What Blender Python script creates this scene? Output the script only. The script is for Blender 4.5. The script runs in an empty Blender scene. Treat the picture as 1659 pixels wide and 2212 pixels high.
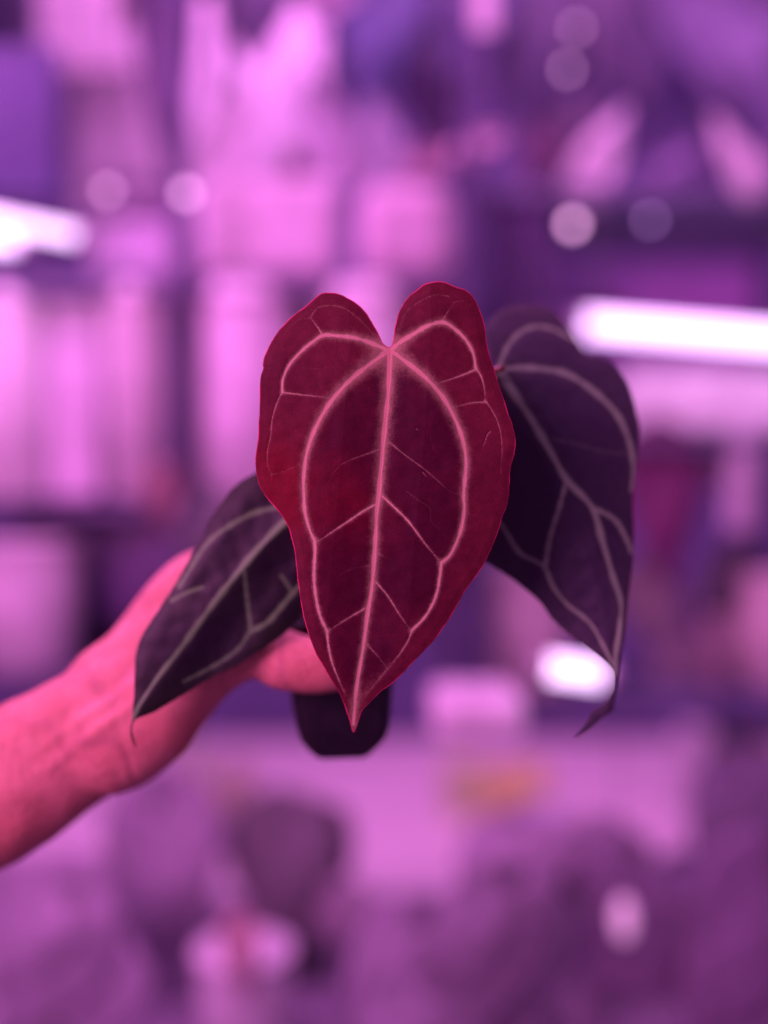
import bpy, math, random
import numpy as np
from mathutils import Vector, Matrix, noise as mnoise

random.seed(7); rng = np.random.default_rng(7)
S = bpy.context.scene
COL = S.collection
# ------------------------------------------------------------------ camera
FOCUS = 0.45
K = 2133.0 / 1.0            # pixels (1659 wide picture) per metre at 1 m
CAMZ = 1.4
cam = bpy.data.cameras.new('camera'); camo = bpy.data.objects.new('camera', cam); COL.objects.link(camo)
camo.location = (0, 0, CAMZ); camo.rotation_euler = (math.pi/2, 0, 0)
cam.sensor_fit = 'HORIZONTAL'; cam.sensor_width = 24.0
cam.lens = 24.0 * K / 1659.0
cam.clip_start = 0.01; cam.clip_end = 50
cam.dof.use_dof = True; cam.dof.focus_distance = FOCUS
cam.dof.aperture_fstop = (cam.lens/1000.0) / 0.029
S.camera = camo
# ------------------------------------------------------------------ world, light, exposure
w = bpy.data.worlds.new('World'); S.world = w; w.use_nodes = True
bgn = w.node_tree.nodes['Background']; bgn.inputs[0].default_value = (0.80, 0.19, 0.88, 1); bgn.inputs[1].default_value = 0.25
S.view_settings.view_transform = 'Standard'; S.view_settings.look = 'None'
S.view_settings.exposure = 0; S.view_settings.gamma = 1
try: S.view_settings.use_curve_mapping = False
except Exception: pass
def area(name, loc, target, sx, sy, watts, col):
    l = bpy.data.lights.new(name, 'AREA'); l.shape = 'RECTANGLE'; l.size = sx; l.size_y = sy
    l.energy = watts; l.color = col
    o = bpy.data.objects.new(name, l); COL.objects.link(o); o.location = loc
    o.rotation_euler = (Vector(target)-Vector(loc)).to_track_quat('-Z', 'Y').to_euler()
    return o
PINK = (0.92, 0.25, 0.86)
area('grow_panel_key', (-0.78, -0.40, 1.80), (0.0, 0.5, 1.34), 0.7, 0.6, 20.5, (1.0, 0.235, 0.76))
area('grow_panel_rim', (-0.80, 1.00, 2.25), (-0.1, 0.55, 1.3), 0.5, 0.3, 13, (1.0, 0.22, 0.95))
area('grow_panel_front', (0.1, 0.85, 2.95), (0.0, 2.0, 1.5), 1.6, 0.5, 22, PINK)
area('grow_panel_bench', (0.0, 2.00, 2.75), (0.0, 2.05, 0.9), 1.2, 0.7, 46, PINK)

# ------------------------------------------------------------------ helpers
def at(x, y, d):
    """point seen at picture position x, y (1659 x 2212) at distance d"""
    return Vector(((x-829.5)/K*d, d, CAMZ-(y-1106.0)/K*d))
def lin(c):
    c = c/255.0
    return c/12.92 if c <= 0.04045 else ((c+0.055)/1.055)**2.4
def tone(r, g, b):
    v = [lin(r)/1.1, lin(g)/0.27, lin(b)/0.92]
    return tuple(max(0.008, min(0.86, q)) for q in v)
def tag(o, label=None, cat=None, group=None, kind=None):
    if label: o['label'] = label
    if cat: o['category'] = cat
    if group: o['group'] = group
    if kind: o['kind'] = kind
    return o
def thing(name, loc, label, cat, group=None):
    o = bpy.data.objects.new(name, None); o.empty_display_size = 0.02
    COL.objects.link(o); o.location = loc
    return tag(o, label, cat, group)
def wloc(o):
    p = Vector((0, 0, 0))
    while o is not None:
        p += o.location; o = o.parent
    return p
def mesh(name, verts, faces, mat, parent=None, smooth=True, origin=None):
    """verts in world space"""
    base = wloc(parent) if parent else Vector(origin if origin else (0, 0, 0))
    me = bpy.data.meshes.new(name)
    me.from_pydata([tuple(Vector(v)-base) for v in verts], [], faces)
    if smooth: me.polygons.foreach_set('use_smooth', [True]*len(me.polygons))
    me.update()
    o = bpy.data.objects.new(name, me); COL.objects.link(o)
    if mat: me.materials.append(mat)
    if parent: o.parent = parent
    else: o.location = base
    return o
def bevel(o, w_, seg=2):
    m = o.modifiers.new('bevel', 'BEVEL'); m.width = w_; m.segments = seg; m.limit_method = 'ANGLE'
    return o
# shape generators: return (verts, faces)
def g_box(x0, x1, y0, y1, z0, z1):
    v = [(x, y, z) for x in (x0, x1) for y in (y0, y1) for z in (z0, z1)]
    f = [(0,1,3,2),(4,6,7,5),(0,4,5,1),(2,3,7,6),(0,2,6,4),(1,5,7,3)]
    return v, f
def g_tube(pts, rad, n=12, cap=True, flat=1.0, up=None):
    pts = [Vector(p) for p in pts]
    if not hasattr(rad, '__len__'): rad = [rad]*len(pts)
    V, F = [], []
    ref = Vector(up) if up else Vector((0, 1, 0))
    for i, p in enumerate(pts):
        t = (pts[min(i+1, len(pts)-1)]-pts[max(i-1, 0)]).normalized()
        a = t.cross(ref)
        if a.length < 1e-4: a = t.cross(Vector((1, 0, 0)))
        a.normalize(); b = a.cross(t).normalized()
        for k in range(n):
            th = 2*math.pi*k/n
            V.append(p + a*math.cos(th)*rad[i] + b*math.sin(th)*rad[i]*flat)
    for i in range(len(pts)-1):
        for k in range(n):
            q = (k+1) % n
            F.append((i*n+k, i*n+q, (i+1)*n+q, (i+1)*n+k))
    if cap:
        F.append(tuple(range(n-1, -1, -1))); F.append(tuple((len(pts)-1)*n+k for k in range(n)))
    return V, F
def g_lathe(c, prof, n=28):
    """prof: list of (r, z) ; c = (x, y)"""
    V, F = [], []
    for r, z in prof:
        for k in range(n):
            th = 2*math.pi*k/n
            V.append((c[0]+r*math.cos(th), c[1]+r*math.sin(th), z))
    for i in range(len(prof)-1):
        for k in range(n):
            q = (k+1) % n
            F.append((i*n+k, i*n+q, (i+1)*n+q, (i+1)*n+k))
    F.append(tuple(range(n-1, -1, -1))); F.append(tuple((len(prof)-1)*n+k for k in range(n)))
    return V, F
def add(a, b):
    n = len(a[0])
    return list(a[0])+list(b[0]), list(a[1])+[tuple(i+n for i in f) for f in b[1]]
def crom(P, n=5, closed=False):
    P = np.array(P, float); m = len(P); out = []
    idx = range(m) if closed else range(m-1)
    for i in idx:
        if closed: p0, p1, p2, p3 = P[(i-1) % m], P[i], P[(i+1) % m], P[(i+2) % m]
        else: p0, p1, p2, p3 = P[max(i-1, 0)], P[i], P[i+1], P[min(i+2, m-1)]
        for k in range(n):
            t = k/n
            out.append(0.5*((2*p1)+(-p0+p2)*t+(2*p0-5*p1+4*p2-p3)*t*t+(-p0+3*p1-3*p2+p3)*t**3))
    if not closed: out.append(P[-1])
    return np.array(out)

# ------------------------------------------------------------------ materials
def newmat(name):
    m = bpy.data.materials.new(name); m.use_nodes = True
    nt = m.node_tree; return m, nt, nt.nodes['Principled BSDF']
class NT:
    def __init__(s, nt): s.nt = nt
    def n(s, t, **kw):
        x = s.nt.nodes.new(t)
        for k, v in kw.items(): setattr(x, k, v)
        return x
    def l(s, a, b): s.nt.links.new(a, b)
    def math(s, op, a, b=None, clamp=False):
        x = s.n('ShaderNodeMath', operation=op); x.use_clamp = clamp
        for i, q in enumerate((a, b)):
            if q is None: continue
            if isinstance(q, (int, float)): x.inputs[i].default_value = q
            else: s.l(q, x.inputs[i])
        return x.outputs[0]
    def mix(s, f, a, b):
        x = s.n('ShaderNodeMix', data_type='RGBA')
        for i, q in ((0, f), (6, a), (7, b)):
            if isinstance(q, (int, float)): x.inputs[i].default_value = q
            elif isinstance(q, tuple): x.inputs[i].default_value = (*q[:3], 1)
            else: s.l(q, x.inputs[i])
        return x.outputs[2]
    def noise(s, scale, detail=4, rough=0.55, vec=None):
        x = s.n('ShaderNodeTexNoise'); x.inputs['Scale'].default_value = scale
        x.inputs['Detail'].default_value = detail; x.inputs['Roughness'].default_value = rough
        if vec is not None: s.l(vec, x.inputs['Vector'])
        return x.outputs[0]
    def attr(s, name):
        x = s.n('ShaderNodeAttribute'); x.attribute_name = name; return x.outputs['Fac']
    def ramp(s, f, lo, hi):
        x = s.n('ShaderNodeMapRange'); x.interpolation_type = 'SMOOTHSTEP'
        x.inputs[1].default_value = lo; x.inputs[2].default_value = hi; s.l(f, x.inputs[0]); return x.outputs[0]
_mc = {}
def plain(col, rough=0.6, var=0.25, scale=18.0, spec=0.4, trans=0.0, key=None):
    k = (tuple(round(c, 4) for c in col), rough, var, scale, trans, key)
    if k in _mc: return _mc[k]
    m, nt, b = newmat('surface'); N = NT(nt)
    tc = N.n('ShaderNodeTexCoord').outputs['Object']
    nz = N.ramp(N.noise(scale, 4, 0.6, tc), 0.3, 0.7)
    dk = tuple(c*(1-var) for c in col); lt = tuple(min(0.9, c*(1+var*0.5)) for c in col)
    N.l(N.mix(nz, dk, lt), b.inputs['Base Color'])
    b.inputs['Roughness'].default_value = rough
    b.inputs['Specular IOR Level'].default_value = spec
    bp = N.n('ShaderNodeBump'); bp.inputs['Strength'].default_value = 0.15; bp.inputs['Distance'].default_value = 0.002
    N.l(N.noise(scale*12, 3, 0.6, tc), bp.inputs['Height']); N.l(bp.outputs[0], b.inputs['Normal'])
    _mc[k] = m; return m
def glow(col, strength):
    m, nt, b = newmat('lamp_or_highlight_glow')
    b.inputs['Base Color'].default_value = (0.8, 0.8, 0.8, 1)
    b.inputs['Emission Color'].default_value = (*col, 1); b.inputs['Emission Strength'].default_value = strength
    return m

def leaf_material(name, dark, outer, halo, vein, midline, rimc, sheen, fuzz=1.0, rough=0.62, spec=0.3, blush=None):
    m, nt, b = newmat(name); N = NT(nt)
    tc = N.n('ShaderNodeTexCoord').outputs['Object']
    fine = N.noise(1400, 3, 0.65, tc); med = N.noise(260, 4, 0.6, tc); big = N.noise(38, 3, 0.5, tc)
    a_v, a_h, a_e, a_o, a_m, a_b = [N.attr(q) for q in ('vein', 'halo', 'rim', 'outer', 'midline', 'blush')]
    bigr = N.ramp(big, 0.35, 0.68)
    of = N.math('ADD', a_o, N.math('MULTIPLY', N.math('SUBTRACT', bigr, 0.5), 0.5), clamp=True)
    c = N.mix(of, dark, outer)
    if blush: c = N.mix(N.math('MULTIPLY', a_b, N.math('ADD', N.math('MULTIPLY', bigr, 0.5), 0.5), clamp=True), c, blush)
    mott = N.math('ADD', N.math('MULTIPLY', fine, 0.9), N.math('MULTIPLY', med, 0.7))   # around 0.8
    hs = N.n('ShaderNodeMix', data_type='RGBA', blend_type='MULTIPLY'); hs.inputs[0].default_value = 1
    N.l(c, hs.inputs[6])
    cb = N.n('ShaderNodeCombineColor'); mm = N.math('ADD', N.math('MULTIPLY', mott, 1.15), 0.08)
    for i in range(3): N.l(mm, cb.inputs[i])
    N.l(cb.outputs[0], hs.inputs[7]); c = hs.outputs[2]
    # hair-fringed halo
    hf = N.math('ADD', a_h, N.math('MULTIPLY', N.math('MULTIPLY', N.math('SUBTRACT', N.math('MULTIPLY', N.math('ADD', fine, med), 0.5), 0.5), 1.6*fuzz), N.math('POWER', a_h, 0.5)), clamp=True)
    c = N.mix(N.ramp(hf, 0.06, 0.95), c, halo)
    vf = N.math('ADD', a_v, N.math('MULTIPLY', N.math('MULTIPLY', N.math('SUBTRACT', fine, 0.5), 0.9*fuzz), N.math('POWER', a_v, 0.4)), clamp=True)
    c = N.mix(N.ramp(vf, 0.05, 0.85), c, vein)
    c = N.mix(N.math('MULTIPLY', a_m, 0.75), c, midline)
    c = N.mix(N.math('MULTIPLY', N.ramp(a_e, 0.15, 0.8), N.math('ADD', N.math('MULTIPLY', N.ramp(N.noise(90, 3, 0.6, tc), 0.38, 0.62), 0.8), 0.2)), c, rimc)
    N.l(c, b.inputs['Base Color'])
    b.inputs['Roughness'].default_value = rough; b.inputs['Specular IOR Level'].default_value = spec
    b.inputs['Sheen Weight'].default_value = sheen; b.inputs['Sheen Roughness'].default_value = 0.45
    b.inputs['Sheen Tint'].default_value = (1, 0.8, 1, 1)
    bp = N.n('ShaderNodeBump'); bp.inputs['Strength'].default_value = 0.35; bp.inputs['Distance'].default_value = 0.0004
    N.l(N.math('ADD', fine, N.math('MULTIPLY', med, 0.6)), bp.inputs['Height']); N.l(bp.outputs[0], b.inputs['Normal'])
    return m

# ------------------------------------------------------------------ detailed leaves
def seg_dist(P, A, B):
    """P (n,2); A,B (m,2) -> min distance, index of nearest, nearest point"""
    n = len(P); best = np.full(n, 1e9); bi = np.zeros(n, int); bp = np.zeros((n, 2)); bt = np.zeros(n)
    for k in range(len(A)):
        a = A[k]; d = B[k]-a; L = d@d+1e-9
        t = np.clip(((P-a)@d)/L, 0, 1); q = a+t[:, None]*d
        dd = np.hypot(*(P-q).T); mk = dd < best
        best[mk] = dd[mk]; bi[mk] = k; bp[mk] = q[mk]; bt[mk] = t[mk]
    return best, bi, bp, bt
def inside(P, poly):
    r = np.zeros(len(P), bool); x, y = P[:, 0], P[:, 1]
    for i in range(len(poly)):
        x0, y0 = poly[i-1]; x1, y1 = poly[i]
        if y0 == y1: continue
        c = ((y0 > y) != (y1 > y)) & (x < (x1-x0)*(y-y0)/(y1-y0)+x0); r ^= c
    return r
def build_leaf(name, outline, veins, step, depth_fn, mat, parent, inner=None, blush=None, thick=0.0005, wob=1.2, quilt=0.00045, rimw=5.0):
    """outline, veins in full picture pixels; veins: (points, width0, width1, halo width0, halo width1, strength, midline?)"""
    out = crom(outline, 6, True)
    if wob:
        nrm = np.roll(out, -1, 0)-np.roll(out, 1, 0); nrm = np.stack([nrm[:, 1], -nrm[:, 0]], 1); nrm /= (np.hypot(*nrm.T)[:, None]+1e-9)
        wv = np.array([mnoise.noise(Vector((p[0]/45, p[1]/45, 3.1)))*1.6+mnoise.noise(Vector((p[0]/14, p[1]/14, 9.1))) for p in out])
        out = out+nrm*wv[:, None]*wob
    x0, y0 = out.min(0)-step; x1, y1 = out.max(0)+step
    nx = int((x1-x0)/step)+2; ny = int((y1-y0)/step)+2
    gx, gy = np.meshgrid(x0+np.arange(nx)*step, y0+np.arange(ny)*step)
    P = np.stack([gx.ravel(), gy.ravel()], 1)
    ins = inside(P, out)
    M = ins.reshape(ny, nx)
    # candidates: inside or neighbouring an inside point
    D = M.copy()
    for dy in (-1, 0, 1):
        for dx in (-1, 0, 1):
            D |= np.roll(np.roll(M, dy, 0), dx, 1)
    cand = D.ravel(); ci = np.where(cand)[0]
    A, B = out, np.roll(out, -1, 0)
    C = P[ci]; best, bi, bp, _ = seg_dist(C, A, B)
    cin = ins[ci]
    use = cin | (best < step*0.72)
    snap = (~cin) | (best < step*0.28)
    C = np.where((snap & use)[:, None], bp, C)
    best = np.where(snap, 0, best)
    idm = -np.ones(nx*ny, int); sel = np.where(use)[0]; idm[ci[sel]] = np.arange(len(sel))
    C = C[sel]; edge = best[sel]
    G = idm.reshape(ny, nx)
    q = np.stack([G[:-1, :-1], G[1:, :-1], G[1:, 1:], G[:-1, 1:]], -1).reshape(-1, 4)
    cnt = (q >= 0).sum(1)
    faces = [tuple(r) for r in q[cnt == 4]] + [tuple(i for i in r if i >= 0) for r in q[cnt == 3]]
    used = np.zeros(len(C), bool)
    for f in faces: used[list(f)] = True
    remap = -np.ones(len(C), int); remap[used] = np.arange(used.sum())
    C = C[used]; edge = edge[used]; faces = [tuple(int(remap[i]) for i in f) for f in faces]
    vein = np.zeros(len(C)); halo = np.zeros(len(C)); midl = np.zeros(len(C)); groove = np.zeros(len(C))
    for pts, w0, w1, h0, h1, st, ml in veins:
        pl = crom(pts, 5); L = np.concatenate([[0], np.cumsum(np.hypot(*np.diff(pl, axis=0).T))]); L /= L[-1]
        mgn = 4*max(h0, h1)+30
        k = np.where((C[:, 0] > pl[:, 0].min()-mgn) & (C[:, 0] < pl[:, 0].max()+mgn) & (C[:, 1] > pl[:, 1].min()-mgn) & (C[:, 1] < pl[:, 1].max()+mgn))[0]
        if not len(k): continue
        dd, si, _, tt = seg_dist(C[k], pl[:-1], pl[1:])
        s_ = L[si]+(L[si+1]-L[si])*tt
        # wiggle the width so that no vein is a ruled band
        ww = (w0+(w1-w0)*s_)*(1+0.18*np.sin(s_*37+len(pts))+0.10*np.sin(s_*91)); hh = h0+(h1-h0)*s_**0.6
        if w0 < 5.0: st = st*(1-0.75*s_**2)
        vein[k] = np.maximum(vein[k], st*np.exp(-(dd/ww)**2.6*0.9))
        halo[k] = 1-(1-halo[k])*(1-np.clip(st*np.exp(-(dd/hh)**1.35), 0, 1))
        groove[k] = np.maximum(groove[k], st*np.exp(-(dd/(ww*2.5))**2))
        if ml: midl[k] = np.maximum(midl[k], ml*np.exp(-(dd/(ww*0.28))**2)*(1-s_*0.75))
    rim = np.exp(-(edge/rimw)**1.6)*(edge < rimw*4)
    if inner is not None:
        ip = crom(inner, 5, True); ii = inside(C, ip); di, _, _, _ = seg_dist(C, ip, np.roll(ip, -1, 0))
        sd = np.where(ii, -di, di); outer = 1/(1+np.exp(-sd/22.0))
    else:
        outer = np.exp(-edge/60.0)
    bl = blush(C) if blush else np.zeros(len(C))
    d = depth_fn(C) - quilt*(1-groove)*np.clip(edge/30, 0, 1) + (0.0004*np.array([mnoise.noise(Vector((p[0]/60, p[1]/60, 1.7))) for p in C]))
    X = (C[:, 0]*0.548611-829.5)/K*d; Z = CAMZ-(C[:, 1]*0.548611-1106)/K*d
    base = wloc(parent)
    V = np.stack([X-base.x, d-base.y, Z-base.z], 1)
    me = bpy.data.meshes.new(name); me.from_pydata(V.tolist(), [], faces)
    me.polygons.foreach_set('use_smooth', [True]*len(me.polygons)); me.materials.append(mat)
    for nm, arr in (('vein', vein), ('halo', halo), ('rim', rim), ('outer', outer), ('midline', midl), ('blush', bl)):
        a = me.attributes.new(nm, 'FLOAT', 'POINT'); a.data.foreach_set('value', np.ascontiguousarray(arr, dtype=np.float32))
    me.update()
    o = bpy.data.objects.new(name, me); COL.objects.link(o); o.parent = parent
    sm = o.modifiers.new('thickness', 'SOLIDIFY'); sm.thickness = thick; sm.offset = -1
    return o
def Z1(pts): return [(950+x/1.4426, 1050+y/1.4426) for x, y in pts]
def Z2(pts): return [(950+x/1.4426, 1950+y/1.4426) for x, y in pts]
def Z3(pts): return [(1850+x/1.22875, 1150+y/1.22875) for x, y in pts]
def Z4(pts): return [(450+x/1.84375, 1800+y/1.84375) for x, y in pts]
# ================================================================== THE PLANT IN FRONT
plant = thing('potted_plant', at(735, 1626, 0.545), 'plant held up in front, one bright red velvet leaf between two dark ones, black pot', 'houseplant')

red_mat = leaf_material('velvet_red_leaf', dark=(0.056, 0.0008, 0.0160), outer=(0.120, 0.0115, 0.026), halo=(0.31, 0.20, 0.125),
                        vein=(0.58, 0.37, 0.26), midline=(0.52, 0.13, 0.15), rimc=(0.66, 0.045, 0.14), sheen=0.0, spec=0.14, blush=(0.155, 0.001, 0.012))
red_out = Z1([(835,456),(822,448),(800,425),(775,370),(740,310),(700,250),(650,205),(590,170),(540,152),(490,148),(450,155),(415,180),(370,220),(310,265),
  (255,315),(215,360),(180,410),(150,465),(128,520),(122,560),(125,578),(112,620),(106,680),(104,740),(104,800),(98,880),(96,950),(90,1010),(80,1080),
  (80,1130),(86,1180),(98,1230),(120,1275)]) + Z2([(140,10),(165,40),(200,78),(240,132),(270,190),(290,260),(305,340),(315,430),(325,520),(340,620),(355,700),
  (375,770),(400,840),(430,910),(470,980),(510,1050),(550,1110),(575,1170),(600,1230),(618,1290),(630,1335),(640,1348),(652,1328),(672,1270),
  (690,1220),(730,1180),(790,1120),(850,1075),(910,1020),(960,965),(1020,905),(1090,830),(1150,750),(1190,690),(1230,620),(1270,545),(1330,465),
  (1380,390),(1410,330),(1440,260),(1465,190),(1485,120),(1510,60),(1522,0)]) + Z1([(1526,1230),(1528,1165),(1535,1120),(1548,1080),(1558,1030),
  (1558,980),(1550,930),(1535,880),(1518,840),(1505,790),(1488,740),(1470,690),(1455,640),(1440,590),(1420,530),(1405,480),(1395,430),(1388,370),
  (1380,320),(1360,260),(1335,200),(1300,150),(1270,130),(1220,115),(1185,100),(1150,86),(1110,82),(1070,90),(1030,105),(1000,130),(960,160),
  (930,195),(905,240),(885,290),(872,340),(865,390),(860,430),(851,450)])
red_pass = True; s = 1/1.4426; HS = 0.92
def V(pts, w0, w1, h0, h1, st=1.0, ml=0):
    k = 0.66 if w0 < 8 else 0.84
    return (pts, w0*s*k, w1*s*k, h0*s*HS, h1*s*HS, st*(0.88 if w0 < 8 and red_pass else 1), ml)
red_veins = [
 V(Z1([(842,465),(842,560),(835,700),(820,860),(805,1010),(798,1100),(788,1200),(780,1298)])+Z2([(768,100),(762,230),(752,400),(738,540),(720,650),(705,760),(688,880),(668,1000),(650,1120),(642,1210),(636,1300)]), 15, 9, 56, 18, 1, 1.0),
 V(Z1([(828,480),(760,530),(680,590),(600,660),(520,750),(460,840),(410,940),(375,1040),(358,1140),(352,1230),(355,1298)])+Z2([(360,90),(385,190),(415,258)]), 13, 8, 54, 18, 1, 0.7),
 V(Z2([(415,258),(418,320),(412,450),(420,560),(445,680),(485,770)]), 10, 8, 18, 15),
 V(Z2([(485,770),(495,860),(515,950),(550,1040),(592,1135)]), 8, 3, 14, 10, .85),
 V(Z1([(855,480),(920,530),(1000,590),(1080,665),(1150,750),(1200,840),(1240,930),(1265,1020),(1275,1110),(1270,1200),(1262,1298)])+Z2([(1265,80),(1250,180),(1215,280),(1180,345),(1135,382)]), 13, 8, 54, 18, 1, 0.6),
 V(Z2([(1135,382),(1125,470),(1105,570),(1050,680),(965,770)]), 9, 6, 18, 14, .95),
 V(Z2([(965,770),(950,820),(900,900),(830,985)]), 6, 4, 13, 11, .7),
 V(Z2([(830,985),(760,1070),(700,1150)]), 4, 2, 12, 8, .4),
 V(Z1([(818,468),(740,435),(650,405),(550,393),(465,390),(400,430),(330,490),(270,560),(235,640),(232,712)]), 14, 6, 44, 12, .95, 0.2),
 V(Z1([(232,712),(200,780),(175,870),(165,970),(148,1050),(150,1130),(170,1180),(160,1240)]), 4, 3, 8, 6, .6),
 V(Z1([(232,714),(350,728),(510,746)]), 5, 2.5, 12, 8, .75),
 V(Z1([(462,388),(430,340),(392,290)]), 6, 3, 13, 8, .7),
 V(Z1([(392,290),(330,300),(270,345),(230,390)]), 3, 2, 7, 5, .25),
 V(Z1([(395,285),(430,235),(500,220),(580,235),(660,290),(730,360),(800,435)]), 3, 4, 9, 14, .38),
 V(Z1([(170,1180),(260,1155),(345,1110)]), 3, 2, 8, 6, .3),
 V(Z1([(862,462),(900,430),(980,380),(1060,335),(1140,315),(1200,345),(1270,410),(1315,490),(1330,575)]), 15, 7, 44, 13, .95, 0.2),
 V(Z1([(1330,575),(1360,620),(1380,690),(1384,760)]), 6, 5, 12, 10, .75),
 V(Z1([(1384,760),(1420,810),(1455,880),(1475,960),(1480,1050),(1472,1130),(1480,1210)]), 4.5, 2.5, 9, 7, .5),
 V(Z1([(1332,583),(1230,625),(1095,668)]), 6, 3.5, 13, 9, .75),
 V(Z1([(1385,768),(1300,775),(1190,802)]), 4, 3, 10, 8, .6),
 V(Z1([(1138,315),(1170,260),(1205,205)]), 6, 3, 14, 9, .45),
 V(Z1([(1205,205),(1260,195),(1320,240),(1352,320)]), 3, 2, 8, 6, .25),
 V(Z1([(1180,170),(1100,160),(1000,205),(930,270),(890,370),(868,440)]), 3, 4, 9, 14, .32),
 V(Z2([(775,45),(700,85),(580,165),(430,266)]), 7, 6, 14, 12, .95),
 V(Z2([(800,5),(860,60),(950,150),(1040,270),(1130,378)]), 7, 6, 14, 12, .95),
 V(Z2([(722,630),(620,690),(492,770)]), 5, 5, 12, 11, .7),
 V(Z2([(762,490),(830,570),(900,680),(964,768)]), 5, 5, 12, 11, .72),
 V(Z2([(718,850),(780,920),(828,982)]), 4, 4, 11, 10, .4),
 V(Z1([(790,1035),(680,1075),(590,1110),(530,1160),(480,1240)]), 3, 2, 9, 6, .42),
 V(Z1([(845,1000),(930,1070),(1040,1150),(1120,1220),(1190,1280),(1250,1290)]), 3.5, 2.5, 9, 6, .5),
 V(Z2([(742,400),(650,410),(560,450),(490,520)]), 3, 2, 12, 8, .22),
 V(Z2([(780,330),(860,370),(940,430),(980,520),(1060,620)]), 2, 2, 10, 7, .16),
 V(Z1([(930,1270),(1010,1330),(1070,1370)])+Z2([(1080,150),(1180,240)]), 2, 2, 6, 5, .3),
 V(Z1([(350,575),(450,578),(540,570),(620,590)]), 2, 2, 6, 5, .2),
 V(Z1([(1070,960),(1090,1030),(1130,1095)]), 2, 2, 5, 4, .2),
 V(Z2([(640,1335),(645,1250),(655,1150)]), 2, 2, 60, 55, .55),
 V(Z2([(650,1180),(760,1040),(840,960)]), 1, 1, 45, 60, .3),
 V(Z1([(1415,935),(1395,960),(1382,1000),(1362,1035)]), 2.4, 2, 3, 3, .8),
 V(Z1([(992,922),(1008,928)]), 2.4, 2, 2, 2, .7),
 V(Z1([(1028,1168),(1040,1180),(1052,1196)]), 3, 2, 3, 3, .6),
]
for i in range(46):   # faint secondary venation
    x = random.uniform(180, 1450); y = random.uniform(480, 2250); a = random.uniform(0, 6.28)
    if y > 1298 and (x < 450 or x > 1250): continue
    pts = [(x, y)]
    for k in range(4):
        a += random.uniform(-.7, .7); x += 34*math.cos(a); y += 34*math.sin(a); pts.append((x, y))
    red_veins.append(V(Z1(pts), 1.6, 1.2, 5, 3, random.uniform(.06, .14)))
red_inner = Z1([(842,480),(700,600),(540,750),(430,930),(375,1090),(355,1298)])+Z2([(415,255),(415,450),(470,770),(520,960),(600,1120),(640,1200),(720,1080),(830,985),(965,770),(1105,570),(1135,380),(1240,180),(1262,0)])+Z1([(1275,1110),(1230,900),(1120,700),(960,560)])
def red_depth(C):
    u = (C[:, 0]-1522)/510; v = (C[:, 1]-1360)/1500
    d = FOCUS + 0.0035*u*u - 0.0025*np.sin(v*4.2+0.6) + 0.0022*np.sin(v*9+2.2*u)*np.abs(u)**2
    d += 0.010*np.clip(v-0.80, 0, 1)/0.2*np.clip(v-0.80, 0, 1)*3
    mid = np.interp(C[:, 1], [1370, 1750, 2000, 2400, 2850], [1534, 1508, 1485, 1450, 1390])
    d += -0.0022*np.clip(np.abs(C[:, 0]-mid)/160, 0, 1)**1.2 + 0.0022     # shallow V along the midrib
    return d
def red_blush(C):
    g = lambda x, y, r: np.exp(-(((C[:, 0]-x)**2+(C[:, 1]-y)**2)/r**2))
    return np.clip(0.85*g(1070, 1850, 130)+0.6*g(1120, 2010, 120)+0.35*g(1350, 1900, 180)+0.35*g(1330, 2050, 180), 0, 1)
lf = build_leaf('leaf', red_out, red_veins, 2.6, red_depth, red_mat, plant, red_inner, red_blush, wob=1.0, rimw=3.6)
lf['label'] = 'bright red front leaf, in sharp focus, with pink veins'

lit_dark_mat = leaf_material('velvet_dark_leaf_lit', dark=(0.034, 0.026, 0.050), outer=(0.044, 0.040, 0.056), halo=(0.055, 0.05, 0.045),  # bluer base colours carry the tube light's tint on this leaf
                         vein=(0.25, 0.40, 0.23), midline=(0.2, 0.3, 0.18), rimc=(0.04, 0.03, 0.035), sheen=0.12, fuzz=0.6, rough=0.5, spec=0.28)
r_out = Z3([(128,350),(118,338),(104,310),(88,270),(76,225),(76,180),(95,135),(150,88),(220,66),(320,66),(400,88),(450,140),(490,195),(530,262),(562,302),(620,314),(680,332),
  (730,390),(772,460),(800,560),(818,660),(812,780),(798,900),(787,1020),(792,1150),(790,1280),(776,1400),(766,1500),(756,1600),(742,1700),(724,1800),
  (716,1850),(710,1920),(700,1980),(692,2025),(640,2062),(580,2118),(500,2165),(545,2115),(575,2065),(590,2030),(650,1990),(682,1940),(694,1890),(690,1840),
  (660,1800),(590,1742),(530,1695),(460,1640),(390,1572),(340,1500),(260,1430),(180,1370),(100,1318),(10,1270),(-60,1180),(-95,1050),(-105,900),
  (-95,750),(-60,600),(-10,480),(60,400),(112,372)])
s = 1/1.22875; HS = 1.0; red_pass = False
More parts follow.
